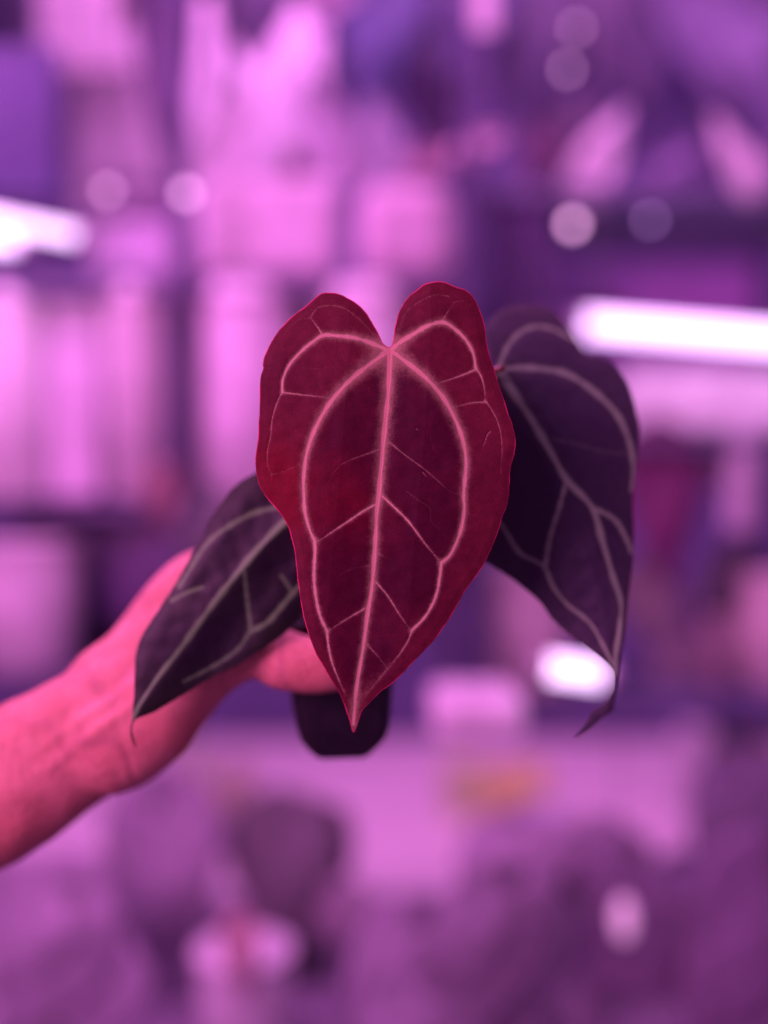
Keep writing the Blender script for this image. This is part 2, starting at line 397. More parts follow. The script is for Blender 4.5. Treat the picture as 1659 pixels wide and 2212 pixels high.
r_veins = [
 V(Z3([(145,385),(220,500),(300,620),(400,790),(470,910),(590,1040),(640,1200),(690,1370),(730,1500),(725,1620),(705,1750),(705,1850)]), 21, 11, 34, 18),
 V(Z3([(140,375),(250,365),(380,375),(480,400),(600,480),(710,590),(770,720),(792,850),(787,960)]), 17, 13, 28, 20, .92),
 V(Z3([(140,365),(160,310),(190,250),(250,190),(330,165),(420,185),(500,235)]), 15, 9, 24, 16, .8),
 V(Z3([(465,920),(430,1050),(390,1180),(365,1320)]), 12, 12, 20, 20, .8),
 V(Z3([(-60,800),(0,950),(80,1060),(160,1135),(240,1260),(355,1325),(400,1420),(470,1510),(580,1600),(650,1720),(690,1800)]), 12, 9, 20, 15, .8),
 V(Z3([(600,1045),(700,1100),(750,1180),(785,1260)]), 13, 13, 22, 20, .85),
 V(Z3([(400,710),(520,735),(650,770),(760,780)]), 9, 8, 22, 18, .28),
 V(Z3([(140,385),(40,500),(-20,650),(-60,800)]), 16, 12, 24, 18, .8)]
def r_depth(C):
    mx = np.polyval(np.polyfit([1200, 1460, 1650, 1890, 1995, 2265, 2470, 2660, 2900], [1800, 1965, 2090, 2232, 2310, 2410, 2442, 2445, 2440], 3), C[:, 1])
    dx = (C[:, 0]-mx)/100.0
    top = np.clip((1750-C[:, 1])/560, 0, 1.3)**2
    d = 0.499 + 0.0075*np.clip(dx, 0, 9) - 0.00045*np.clip(dx, 0, 9)**2 + 0.0020*np.clip(-dx, 0, 7)
    d += 0.02*top + 0.0025*np.sin(C[:, 1]/170.0)*np.clip(np.abs(dx)/2, 0, 1) - 0.006*np.clip((C[:, 1]-2100)/600, 0, 1.2)
    d += 0.0012*(1-np.clip(np.abs(dx)/0.6, 0, 1))
    return d
lf = build_leaf('leaf', r_out, r_veins, 4.2, r_depth, lit_dark_mat, plant, None, None, wob=1.0, quilt=0.0004)
lf['label'] = 'dark purple right leaf turned away, with a twisted tip'
l_out = Z4([(1385,352),(1400,330),(1425,290),(1440,220),(1400,140),(1300,85),(1180,70),(1080,88),(1000,125),(930,162),(850,230),(780,322),(700,440),(650,560),(580,670),(520,785),(440,925),(370,1035),
  (280,1170),(205,1290),(166,1390),(150,1480),(148,1600),(142,1720),(134,1850),(128,1915),(116,1985),(128,2050),(150,2100),(158,2098),(142,2050),(130,1985),(144,1918),
  (200,1884),(300,1845),(420,1772),(560,1690),(720,1592),(880,1520),(1000,1440),(1100,1378),(1200,1310),(1300,1220),(1400,1090),(1480,950),(1530,800),
  (1540,650),(1510,530),(1450,430),(1405,385)])
s = 1/1.84375
l_veins = [
 V(Z4([(1395,375),(1240,470),(1100,600),(960,760),(800,960),(640,1170),(480,1390),(300,1620),(180,1800),(138,1895)]), 30, 14, 50, 26),
 V(Z4([(1385,368),(1250,352),(1150,370),(1000,410),(850,490),(720,580),(620,700),(540,830),(470,940)]), 24, 18, 46, 40, .72),
 V(Z4([(640,945),(520,985),(420,1040)]), 17, 20, 34, 44, .7),
 V(Z4([(940,800),(950,900),(960,1000),(990,1250)]), 15, 21, 34, 34, .58),
 V(Z4([(1210,860),(1240,900),(1285,970)]), 16, 16, 34, 34, .55),
 V(Z4([(1440,780),(1400,880),(1310,970),(1200,1100),(1110,1200),(985,1268)]), 22, 22, 40, 36, .82),
 V(Z4([(985,1268),(900,1390),(780,1480),(640,1560),(500,1630)]), 21, 13, 36, 28, .55)]
def l_depth(C):
    mx = np.polyval(np.polyfit([1850, 2000, 2125, 2210, 2435, 2680, 2830], [1350, 1205, 1050, 975, 800, 615, 525], 3), C[:, 1])
    dx = (C[:, 0]-mx)/100.0
    t = (C[:, 0]-520)/700
    d = 0.484 + 0.014*t + 0.0035*np.clip(-dx, 0, 4) + 0.0012*np.clip(dx, 0, 5)
    d += 0.002*np.sin(C[:, 0]/70.0+C[:, 1]/120)*np.clip(np.abs(dx)/2, 0, 1)
    return d
unlit_brown_mat = leaf_material('velvet_brown_leaf_unlit', dark=(0.012, 0.009, 0.015), outer=(0.017, 0.021, 0.013), halo=(0.032, 0.045, 0.03),  # darker, browner copy for the other leaf, without the painted tube tint
                         vein=(0.14, 0.30, 0.11), midline=(0.12, 0.23, 0.09), rimc=(0.03, 0.025, 0.03), sheen=0.03, fuzz=0.6, rough=0.45, spec=0.28)
lf = build_leaf('leaf', l_out, l_veins, 4.2, l_depth, unlit_brown_mat, plant, None, None, wob=1.0, quilt=0.0004)
lf['label'] = 'dark left leaf hanging in front of the hand'
# petioles
stem_mat = plain((0.30, 0.14, 0.09), 0.45, 0.2, 200)
def petiole(pts, r0, r1):
    c = crom([tuple(p) for p in pts], 8); n = len(c)
    v, f = g_tube([Vector(p) for p in c], [r0+(r1-r0)*i/(n-1) for i in range(n)], 12)
    mesh('petiole', v, f, stem_mat, plant)
petiole([at(839,757,.4555), at(838,775,.466), at(832,900,.488), at(800,1100,.515), at(752,1300,.535), at(735,1390,.556)], .0017, .0026)
petiole([at(1086,795,.4915), at(1050,815,.503), at(970,910,.515), at(850,1120,.528), at(765,1300,.54), at(742,1390,.558)], .0017, .0026)
petiole([at(1207/1.823,1100,.4955), at(690,1120,.512), at(725,1230,.53), at(728,1390,.554)], .0017, .0026)
# pot: tapered, rounded square nursery pot with a stepped foot
def ring(cx, y, half, d, z=None, n=6, r=0.28, rot=0.12):
    c = at(cx, y, d); h = half*d/K; pts = []
    for qx, qy, a0 in ((1, 1, 0), (-1, 1, 90), (-1, -1, 180), (1, -1, 270)):
        for k in range(n):
            a = math.radians(a0+90*k/(n-1)); px = qx*h*(1-r)+h*r*math.cos(a); py = qy*h*(1-r)+h*r*math.sin(a)
            pts.append(Vector((c.x+px*math.cos(rot)-py*math.sin(rot), c.y+px*math.sin(rot)+py*math.cos(rot), c.z)))
    return pts
def loft(rings, cap0=True, cap1=True):
    Vv = [p for r in rings for p in r]; n = len(rings[0]); F = []
    for i in range(len(rings)-1):
        for k in range(n):
            q = (k+1) % n; F.append((i*n+k, i*n+q, (i+1)*n+q, (i+1)*n+k))
    if cap0: F.append(tuple(range(n-1, -1, -1)))
    if cap1: F.append(tuple((len(rings)-1)*n+k for k in range(n)))
    return Vv, F
PD = 0.558
pot_mat = plain((0.012, 0.008, 0.014), 0.38, 0.5, 90, 0.5)
rs = [(1350,100),(1342,112),(1332,115),(1330,118),(1352,118),(1354,112),(1420,110),(1500,105),(1555,98),(1580,91),(1597,80),(1612,67),(1622,58),(1627,50)]
v, f = loft([ring(733+ (i > 8)*3, y, h, PD) for i, (y, h) in enumerate([(1390,98)]+rs)], False, True)
pot = mesh('pot', v, f, pot_mat, plant)
v, f = loft([ring(733, 1372, 101, PD), ring(733, 1368, 60, PD), ring(733, 1364, 20, PD)], True, True)
mesh('soil', v, f, plain((0.03, 0.02, 0.015), 0.95, 0.6, 300), plant)

# ================================================================== ARM AND HAND
def skin_material():
    m, nt, b = newmat('skin'); N = NT(nt)
    tc = N.n('ShaderNodeTexCoord').outputs['Object']
    mp = N.n('ShaderNodeMapping'); N.l(tc, mp.inputs[0]); mp.inputs['Rotation'].default_value = (0, math.radians(-35), 0); mp.inputs['Scale'].default_value = (1.0, 1.0, 0.45)
    blot = N.ramp(N.noise(32, 3, 0.5, tc), 0.3, 0.72)
    cre = N.noise(75, 5, 0.62, mp.outputs[0])
    crease = N.ramp(N.math('ABSOLUTE', N.math('SUBTRACT', cre, 0.5)), 0.0, 0.035)
    vn = N.noise(17, 2, 0.4, mp.outputs[0])
    bv = N.ramp(N.math('ABSOLUTE', N.math('SUBTRACT', vn, 0.52)), 0.0, 0.03)
    c = N.mix(blot, (0.61, 0.235, 0.190), (0.70, 0.30, 0.255))
    c = N.mix(bv, (0.56, 0.22, 0.20), c)
    c = N.mix(N.math('ADD', N.math('MULTIPLY', crease, 0.35), 0.65), (0.46, 0.14, 0.13), c)
    N.l(c, b.inputs['Base Color']); b.inputs['Roughness'].default_value = 0.55
    b.inputs['Specular IOR Level'].default_value = 0.35
    b.inputs['Subsurface Weight'].default_value = 0.12; b.inputs['Subsurface Radius'].default_value = (0.008, 0.003, 0.0015); b.inputs['Subsurface Scale'].default_value = 0.6
    bp = N.n('ShaderNodeBump'); bp.inputs['Strength'].default_value = 0.6; bp.inputs['Distance'].default_value = 0.0012
    h = N.math('ADD', N.math('MULTIPLY', crease, 0.35), N.math('ADD', N.math('MULTIPLY', bv, -0.3), N.noise(700, 3, 0.6, tc)))
    N.l(h, bp.inputs['Height']); N.l(bp.outputs[0], b.inputs['Normal'])
    return m
def chain(spec, sub=5, flat=1.0, n=20):
    """spec rows: x, y, depth, half width in picture px"""
    c = crom(spec, sub); P = [at(r[0], r[1], r[2]) for r in c]; R = [max(r[3], 1)*r[2]/K for r in c]
    # round ends
    def end(p, q, r):
        t = (p-q).normalized(); return [(p+t*r*math.sin(a), r*math.cos(a)) for a in (0.5, 0.95, 1.3, 1.5)]
    e = end(P[-1], P[-2], R[-1]); st = end(P[0], P[1], R[0])[::-1]
    P2 = [a for a, _ in st]+P+[a for a, _ in e]; R2 = [r for _, r in st]+R+[r for _, r in e]
    return g_tube(P2, R2, n, True, flat)
body = chain([(-1250,2230,.50,205),(-900,2090,.52,205),(-600,1965,.535,192),(-330,1850,.545,175),(-150,1770,.545,166),(0,1702,.545,156),(110,1632,.545,146),(200,1576,.545,134),(285,1512,.545,122)], 6, .85, 40)
for c in [
    chain([(150,1612,.545,130),(225,1568,.545,128),(262,1572,.542,134)], 5, .8, 32),             # wrist
    chain([(250,1510,.548,122),(330,1448,.552,118),(400,1380,.556,112),(455,1330,.562,102)], 5, .66, 32),   # palm
    chain([(305,1425,.556,84),(372,1325,.56,80),(425,1262,.566,72),(470,1240,.57,60)], 5, .75, 28),       # back of the hand to index knuckle
    chain([(230,1600,.535,118),(310,1565,.53,108),(380,1500,.530,92),(440,1450,.526,74),(500,1415,.520,68),(565,1404,.517,64),(630,1430,.514,66),(700,1440,.512,62),(752,1444,.513,46)], 5, .86, 28),  # thenar and thumb
    chain([(430,1275,0.568,52),(520,1262,0.594,42),(620,1278,0.604,38),(720,1305,0.610,36),(800,1335,0.602,33),(835,1352,0.592,29)], 4, 1, 20),
    chain([(430,1320,0.570,50),(530,1318,0.602,42),(630,1330,0.614,38),(730,1350,0.616,36),(815,1372,0.606,33),(850,1385,0.594,28)], 4, 1, 20),
    chain([(430,1370,0.570,50),(530,1372,0.604,40),(630,1380,0.614,37),(720,1395,0.614,35),(795,1408,0.604,31),(825,1415,0.594,27)], 4, 1, 20),
    chain([(430,1415,0.566,46),(520,1420,0.598,36),(610,1426,0.609,33),(690,1434,0.610,30),(755,1440,0.604,27),(785,1442,0.596,24)], 4, 1, 20)]:
    body = add(body, c)
skin = skin_material()
tmp = mesh('person', body[0], body[1], skin, None, True, tuple(at(0, 1702, .545)))
rm = tmp.modifiers.new('one_surface', 'REMESH'); rm.mode = 'VOXEL'; rm.voxel_size = 0.0018; rm.use_smooth_shade = True
sm = tmp.modifiers.new('soft', 'SMOOTH'); sm.iterations = 14; sm.factor = 0.6
dg = bpy.context.evaluated_depsgraph_get(); dg.update()
nm = bpy.data.meshes.new_from_object(tmp.evaluated_get(dg))
tmp.modifiers.clear(); tmp.data = nm; nm.name = 'person'
if not nm.materials: nm.materials.append(skin)
nm.polygons.foreach_set('use_smooth', [True]*len(nm.polygons))
# ridges of tendons at the wrist and the fold of the wrist, pushed into the surface itself
base = wloc(tmp); ax0 = at(-150, 1770, .545); ax1 = at(360, 1420, .55); axd = (ax1-ax0).normalized()
nm.calc_loop_triangles()
co = np.empty(len(nm.vertices)*3, np.float32); nm.vertices.foreach_get('co', co); co = co.reshape(-1, 3)
no = np.array([v.normal[:] for v in nm.vertices])
for i in range(len(co)):
    p = Vector(co[i])+base
    px = (p.x/p.y)*K+829.5; py = (CAMZ-p.z)/p.y*K+1106
    h = 0.0012*mnoise.noise(Vector((px/70, py/70, 0)))
    if no[i][1] < -0.1 and px < 330:
        tt = (px-0)/(290.0); yy = py-(1700-tt*205)
        h += 0.0022*math.exp(-((yy-28)/17)**2)*min(1, max(0, 1-abs(tt-.75)/.7)) + 0.0016*math.exp(-((yy+22)/14)**2)*min(1, max(0, 1-abs(tt-.7)/.6))
        u = (px-(255+0.25*(py-1560)))
        h -= 0.0007*math.exp(-((u)/9)**2) + 0.0005*math.exp(-((u+26)/6)**2)
    co[i] += (no[i]*h).astype(np.float32)
nm.vertices.foreach_set('co', co.ravel()); nm.update()
tag(tmp, 'bare forearm and hand pinching the black pot between thumb and fingers', 'person')
c = at(745, 1440, .4985)
v, f = g_lathe((0, 0), [(0.0005, 0.0006), (0.004, 0.0004), (0.0062, -0.0004), (0.0066, -0.001), (0.0005, -0.0012)], 20)
v = [Vector((p[0]*1.25+c.x, c.y-p[2]+0.0005, p[1]+c.z)) for p in v]
mesh('thumbnail', v, f, plain((0.66, 0.34, 0.27), 0.3, 0.1, 50), tmp)
# ================================================================== THE ROOM, far out of focus
def structure(name, g, m): o = mesh(name, g[0], g[1], m, None, False); o['kind'] = 'structure'; return o
structure('floor', g_box(-4, 4, -1, 5, -0.05, 0), plain((0.2, 0.18, 0.22), .7))
structure('wall', g_box(-4, 4, 3.10, 3.20, 0, 4), plain(tone(108, 50, 132), .8, .2, 3))
def pbox(x0, x1, y0, y1, d0, d1):
    a = at(x0, y1, d0); b = at(x1, y0, d0); return g_box(a.x, b.x, d0, d1, a.z, b.z)
def box_thing(name, label, cat, x0, x1, y0, y1, d, dd, col, group=None, bev=.008, rot=0, rough=.5, var=.2):
    g = pbox(x0, x1, y0, y1, d, d+dd); c = at((x0+x1)/2, y1, d+dd/2)
    o = mesh(name, g[0], g[1], plain(col, rough, var), None, False, tuple(c)); bevel(o, bev)
    o.rotation_euler[1] = math.radians(rot)
    return tag(o, label, cat, group)
def tub(name, label, cat, x0, x1, y0, y1, d, col, taper=.85, group=None, lid=None, soil=True, rough=.35):
    """round tub standing with its foot at picture line y1"""
    r = (x1-x0)/2*d/K; c = at((x0+x1)/2, y1, d); zt = at(0, y0, d).z; cy = d+r*.5
    t = thing(name, (c.x, cy, c.z), label, cat, group); q = zt-c.z
    g = g_lathe((c.x, cy), [(r*taper*.9, c.z), (r*taper, c.z+q*.02), (r*(taper+1)/2, c.z+q*.5), (r*.97, zt-q*.06), (r*.97, zt-.004), (r*.9, zt-.004), (r*.88, zt-q*.08)])
    mesh('body', g[0], g[1], plain(col, rough, .18), t)
    g = g_lathe((c.x, cy), [(r*.975, zt-q*.07), (r, zt-q*.07), (r*1.01, zt), (r*.92, zt)]); mesh('rim', g[0], g[1], plain(tuple(min(.86, k*1.05) for k in col), rough, .1), t)
    if lid:
        g = g_lathe((c.x, cy), [(r*1.0, zt+.001), (r*1.02, zt+.004), (r*.98, zt+.012), (r*.3, zt+.016)]); mesh('lid', g[0], g[1], plain(lid, .4, .1), t)
    elif soil:
        g = g_lathe((c.x, cy), [(r*.86, zt-q*.09), (r*.5, zt-q*.07), (r*.1, zt-q*.06)]); mesh('soil', g[0], g[1], plain((.05, .035, .03), .9, .5, 120), t)
    return t
def blade(x, y, L, W, ang, d, tilt=0.0, cup=.18, seed=0):
    """heart-shaped blade; x,y picture position of its middle, L/W picture px, ang = tip direction, 0 is down, +90 right"""
    nu, nv = 14, 8; sc = d/K; V_, F_ = [], []; c = at(x, y, d)
    a = math.radians(ang)
    for i in range(nu+1):
        t = i/nu; hw = (math.sin(math.pi*min(1, t**.62))**.75)*(1-.35*t)
        hw = max(hw, .02)
        for j in range(-nv, nv+1):
            s_ = j/nv; u = s_*hw*W/2; lobe = -abs(s_)**1.5*L*.16*max(0, 1-t*2.4) if t < .42 else 0
            vv = (t-.5)*L+lobe
            dep = cup*abs(u)*.9+ (t-.45)**2*L*.35 + 6*math.sin(t*7+seed+s_*3)
            px = u*math.cos(a)+vv*math.sin(a); py = -u*math.sin(a)+vv*math.cos(a)
            V_.append(Vector((c.x+px*sc, c.y+(dep+vv*tilt)*sc, c.z-py*sc)))
    m = 2*nv+1
    for i in range(nu):
        for j in range(m-1):
            F_.append((i*m+j, (i+1)*m+j, (i+1)*m+j+1, i*m+j+1))
    base = c + Vector((-.5*L*math.sin(a)*sc, -.5*L*tilt*sc, .5*L*math.cos(a)*sc))
    return V_, F_, base
def leaves(t, root, specs, stem_r=.0025):
    """specs: x, y, L, W, ang, d, colour[, tilt]"""
    for k, sp in enumerate(specs):
        x, y, L, W, ang, d, colr = sp[:7]; tilt = sp[7] if len(sp) > 7 else 0
        v_, f_, b_ = blade(x, y, L, W, ang, d, tilt, seed=k*1.7)
        o = mesh('leaf', v_, f_, plain(colr, .5, .3, 40), t)
        m_ = o.modifiers.new('thickness', 'SOLIDIFY'); m_.thickness = .0012
        r0 = Vector(root); mid = (r0+b_)/2+Vector((0, .03, .04))
        c_ = crom([tuple(r0), tuple(mid), tuple(b_)], 6); g = g_tube([Vector(p) for p in c_], stem_r, 8)
        mesh('stem', g[0], g[1], plain(tone(120, 55, 100), .5), t)
def potted(label, x0, x1, y0, y1, d, potcol, specs, group=None, cat='plant'):
    t = tub('potted_plant', label, cat, x0, x1, y0, y1, d, potcol, .75, group)
    c = at((x0+x1)/2, y0, d); leaves(t, (c.x, d+(x1-x0)/4*d/K, c.z-.01), specs); return t
def hanging(label, x, d, specs, group='plants hanging from the ceiling'):
    """plant in a hanging basket above the picture"""
    c = at(x, -230, d); r = .09
    t = thing('hanging_plant', (c.x, d+.05, c.z), label, 'plant', group)
    g = g_lathe((c.x, d+.05), [(r*.6, c.z), (r*.85, c.z+.03), (r, c.z+.10), (r*.9, c.z+.10), (r*.85, c.z+.085)]); mesh('basket', g[0], g[1], plain((.12, .1, .12), .6), t)
    g = g_tube([(c.x, d+.05, c.z+.09), (c.x, d+.05, 3.4)], .002, 6); mesh('hanger', g[0], g[1], plain((.2, .2, .2), .4), t)
    leaves(t, (c.x, d+.03, c.z+.08), specs); return t
WHITE = tone(246, 138, 232); PALE = tone(225, 115, 205); MID = tone(180, 85, 175); DK = tone(82, 30, 98); VDK = tone(66, 20, 84)
VIO = tone(95, 50, 150); MAUVE = tone(120, 58, 108); WINE = tone(125, 28, 100)

# shelving: racks of posts and boards
def rack(label, xs, d0, d1, boards, z0, z1, colp, colb, back=None):
    t = thing('shelving_rack', (at((xs[0]+xs[-1])/2, 0, d0).x, (d0+d1)/2, z0), label, 'shelving', 'shelving racks')
    for x in xs:
        for d in (d0, d1):
            cx = at(x, 0, d0).x
            g = g_box(cx-.011, cx+.011, d-.011, d+.011, z0, z1); bevel(mesh('post', g[0], g[1], plain(colp, .5), t, False), .003)
    for z, th, c0, c1 in boards:
        g = g_box(at(c0, 0, d0).x, at(c1, 0, d0).x, d0-.005, d1+.005, z-th, z); bevel(mesh('shelf', g[0], g[1], plain(colb, .6, .3), t, False), .003)
    if back:
        for z_a, z_b, c0, c1, cc in back:
            g = g_box(at(c0, 0, d0).x, at(c1, 0, d0).x, d1+.008, d1+.016, z_a, z_b); mesh('back_panel', g[0], g[1], plain(cc, .6, .3), t, False)
    return t
def zy(y, d): return at(0, y, d).z
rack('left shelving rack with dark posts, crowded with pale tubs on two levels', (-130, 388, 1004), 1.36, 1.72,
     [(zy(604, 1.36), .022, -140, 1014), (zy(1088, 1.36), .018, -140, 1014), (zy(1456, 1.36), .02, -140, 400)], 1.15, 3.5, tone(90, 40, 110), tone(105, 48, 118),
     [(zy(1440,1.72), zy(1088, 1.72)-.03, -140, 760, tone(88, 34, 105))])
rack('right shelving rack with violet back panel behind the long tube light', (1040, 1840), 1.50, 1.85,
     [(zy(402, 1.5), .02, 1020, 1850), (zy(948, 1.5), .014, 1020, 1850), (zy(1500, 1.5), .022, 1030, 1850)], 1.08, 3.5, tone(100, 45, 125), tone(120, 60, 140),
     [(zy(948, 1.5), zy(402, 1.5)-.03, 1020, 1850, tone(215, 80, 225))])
# bench
bt = thing('bench', (0, 1.6, 0), 'pale pink-lit workbench under the shelving, cluttered with pots and leaves', 'bench')
g = g_box(-1.6, 1.6, 1.02, 3.06, .67, .70); bevel(mesh('bench_top', g[0], g[1], plain(tone(228, 116, 205), .6, .08, 4), bt, False), .004)
for x in (-1.5, 1.5):
    for y in (1.1, 2.95):
        g = g_box(x-.03, x+.03, y-.03, y+.03, 0, .67); mesh('leg', g[0], g[1], plain((.2, .2, .2), .5), bt, False)
tag(mesh('mat', *g_box(-1.5, 1.5, 1.03, 1.80, .7015, .705), plain(tone(150, 70, 145), .8, .12, 5), None, False), 'mauve sheet added to darken the near half of the bench', 'mat')  # added sheet, its darker colour stands in for light falling off
# pale sheet on the wall
box_thing('reflective_sheet', 'pale pink-lit reflective sheet behind the hanging dark leaves', 'sheet', 165, 700, -120, 470, 2.05, .01, tone(198, 100, 186), bev=.001, var=.2)
tag(mesh('fabric_drape', *pbox(60, 330, -120, 150, 1.95, 1.99), plain(tone(200, 100, 185), .8, .3), None, False), 'pale drape hanging in the upper corner beside the dark wall', 'drape')
# tube lights
def tube_light(label, xa, ya, xb, yb, d, rad_px, emis, group='tube grow lights', d2=None):
    a = at(xa, ya, d); b = at(xb, yb, d2 or d); r = rad_px*d/K; m_ = (a+b)/2
    t = thing('tube_light', tuple(m_), label, 'light', group)
    dirv = (b-a).normalized()
    g = g_tube([a, b], r, 20); mesh('tube', g[0], g[1], emis, t)
    for p, q in ((a, -dirv), (b, dirv)):
        g = g_tube([p, p+q*.012], r*1.06, 20); mesh('end_cap', g[0], g[1], plain((.7, .7, .72), .4), t)
    for p in (a.lerp(b, .04), a.lerp(b, .96)):
        g = g_tube([p+Vector((0, 0, r*.9)), (p.x, p.y, 3.3)], .0008, 6); mesh('hanger', g[0], g[1], plain((.3, .3, .32), .4), t)
    return t
E1 = glow((.85, .52, 1.0), 3.4)
E2 = glow((.88, .6, 1.0), 2.6)
box_thing('dark_panel', 'dark violet panel at the left edge above the slanting tube light', 'panel', -160, 122, 96, 425, 1.36, .02, tone(62, 26, 98), bev=.002)
tube_light('long bright tube light crossing the right edge, above the pale tray', 1262, 700, 1900, 750, 1.42, 24, E1)
tube_light('slanting tube light entering at the left edge, its rounded end in view', -260, 424, 168, 510, 1.26, 15, E2)
tube_light('short thick tube light just under the slanting one at the left edge', -240, 520, 42, 523, 1.22, 17, E1)
tube_light('short bright tube light behind the tip of the dark right leaf', 1182, 1441, 1298, 1457, 1.10, 27, E2)

G1 = 'pale tubs on the left rack'
box_thing('planter_box', 'wide pale planter box on the upper shelf just left above the red leaf', 'box', 420, 726, 376, 600, 1.40, .2, tone(222, 110, 204), bev=.02)
box_thing('planter_box', 'narrower pale planter box at the right end of the upper shelf', 'box', 772, 986, 384, 600, 1.40, .2, tone(215, 105, 195), bev=.03)
tub('tub', 'low pale tub on the upper shelf left of the dark post', 'tub', 196, 372, 396, 470, 1.45, MID, .9, G1)
box_thing('planter_box', 'mauve planter box on the upper shelf under the low tub', 'box', 190, 378, 476, 600, 1.42, .15, tone(190, 92, 185))
tub('storage_bin', 'brightest pale bin on the lower shelf at the left edge', 'tub', -60, 104, 640, 1078, 1.38, tone(250, 150, 240), .95, G1, lid=WHITE)
tub('storage_bin', 'pale tapered bin on the lower shelf next to the dark post', 'tub', 206, 372, 636, 1078, 1.38, PALE, .72, G1, lid=WHITE)
tub('storage_bin', 'broad pale bin on the lower shelf left of the red leaf', 'tub', 412, 640, 636, 1078, 1.38, tone(238, 122, 222), .88, G1, lid=WHITE)
tub('storage_bin', 'pale bin on the lower shelf seen through the notch of the red leaf', 'tub', 672, 900, 636, 1078, 1.38, WHITE, .9, G1, lid=WHITE)
box_thing('box', 'mauve box on the lower shelf between the edge bin and the tapered bin', 'box', 100, 214, 640, 1080, 1.38, .12, tone(225, 112, 212))
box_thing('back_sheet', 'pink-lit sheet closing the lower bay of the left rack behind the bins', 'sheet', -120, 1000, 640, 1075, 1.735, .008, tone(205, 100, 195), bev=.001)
# hanging leaves in front of the pale sheet
hanging('dark narrow leaf hanging straight down in front of the pale sheet', 350, 1.5, [(356, 110, 600, 170, 1, 1.45, tone(70, 26, 84)), (300, -60, 260, 130, -25, 1.46, MAUVE)])
hanging('mauve leaves whose tip hangs at the top of the pale sheet', 560, 1.5, [(545, 0, 260, 230, -2, 1.5, tone(100, 46, 115)), (440, -60, 160, 110, -30, 1.5, MAUVE), (640, -50, 170, 120, 30, 1.52, MAUVE)])
hanging('broad purple leaves hanging right of the pale sheet', 850, 1.55, [(815, 90, 300, 210, -8, 1.5, tone(92, 50, 135)), (940, 190, 340, 210, 5, 1.62, VDK), (720, -20, 180, 120, -30, 1.5, MID)])
hanging('large mauve leaves hanging over the right rack', 1200, 1.6, [(1160, 120, 420, 260, 10, 1.66, tone(98, 44, 118)), (1330, 60, 380, 260, 30, 1.7, tone(105, 48, 118)), (1010, 40, 260, 200, -20, 1.6, tone(105, 52, 140))])
hanging('pinkish purple leaves hanging in the upper corner at the right', 1560, 1.6, [(1560, 60, 420, 280, 12, 1.7, tone(128, 62, 148)), (1420, 190, 300, 200, -14, 1.75, tone(92, 40, 120)), (1690, 170, 300, 240, 10, 1.6, tone(130, 64, 150))])
# plants standing on the upper left shelf
potted('small plant behind the wide pale planter box with pink leaves spread above it', 560, 700, 400, 670, 1.58, MID,
       [(500, 260, 240, 120, 170, 1.5, tone(215, 110, 200)), (640, 345, 70, 60, 180, 1.45, tone(100, 28, 90)), (700, 250, 260, 130, 200, 1.6, tone(200, 100, 195))])
potted('plant with mauve and pink leaves behind the narrower pale planter box', 850, 950, 400, 670, 1.58, DK,
       [(820, 290, 200, 120, 190, 1.5, tone(165, 85, 170)), (905, 340, 130, 80, 150, 1.52, tone(120, 42, 110)), (1045, 305, 130, 80, 118, 1.42, tone(232, 110, 205)), (960, 345, 150, 60, 100, 1.45, tone(165, 70, 140))])
# right rack, top shelf plants
potted('plant with one long pink leaf leaning right on the right rack', 1150, 1290, 350, 442, 1.6, VDK,
       [(1305, 320, 230, 110, 152, 1.50, tone(240, 128, 232)), (1180, 330, 170, 130, 200, 1.6, tone(110, 35, 95)), (1245, 250, 150, 110, 180, 1.65, tone(105, 45, 110))])
potted('plant with one bright narrow leaf leaning left at the right edge', 1560, 1700, 350, 442, 1.6, DK,
       [(1585, 320, 190, 74, 205, 1.48, tone(255, 165, 245)), (1480, 350, 150, 110, 150, 1.6, tone(130, 60, 145)), (1640, 360, 110, 120, 160, 1.5, tone(190, 92, 190))])
box_thing('box', 'tall dark violet box filling the left end of the right rack', 'box', 1012, 1200, 408, 940, 1.505, .2, tone(78, 26, 96), bev=.006)
# added glowing spots on wires, standing in for blurred lamp highlights
def highlight_glow(label, x, y, d, r, st, col=(1, .45, .9), tall=1.0):
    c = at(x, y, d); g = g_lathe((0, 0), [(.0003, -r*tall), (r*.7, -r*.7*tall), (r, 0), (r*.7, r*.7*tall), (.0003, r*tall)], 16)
    t = thing('highlight_spot', tuple(c), label, 'light', 'added highlight spots')
    mesh('highlight_glow', [Vector(p)+c for p in g[0]], g[1], glow(col, st), t)
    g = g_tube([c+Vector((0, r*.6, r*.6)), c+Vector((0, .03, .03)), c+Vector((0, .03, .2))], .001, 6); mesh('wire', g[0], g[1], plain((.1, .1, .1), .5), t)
highlight_glow('round light spot between the two racks, left above the long tube', 1237, 485, 1.44, .0085, 4.6)
highlight_glow('faint round light spot high over the right rack', 1225, 150, 1.5, .006, 2.6)
highlight_glow('fainter round light spot at the top, just right of the other faint one', 1245, 60, 1.5, .006, 2.2)
highlight_glow('dim violet light spot inside the right rack', 1405, 475, 1.5, .006, 2.4, (.6, .3, .9))
highlight_glow('small glow spot on the shelf edge left of the dark post', 232, 412, 1.34, .007, 2.2)
highlight_glow('soft pink glow spot in front of the dark post', 402, 418, 1.34, .008, 3.2)
highlight_glow('oval light spot low on the right among mauve leaves', 1348, 1985, 1.15, .012, .6, (1, .42, .85), 2.2)
box_thing('plant_label', 'bright upright label hanging at the top above the right rack', 'label', 1022, 1070, -120, 68, 1.3, .004, WHITE, bev=.001)
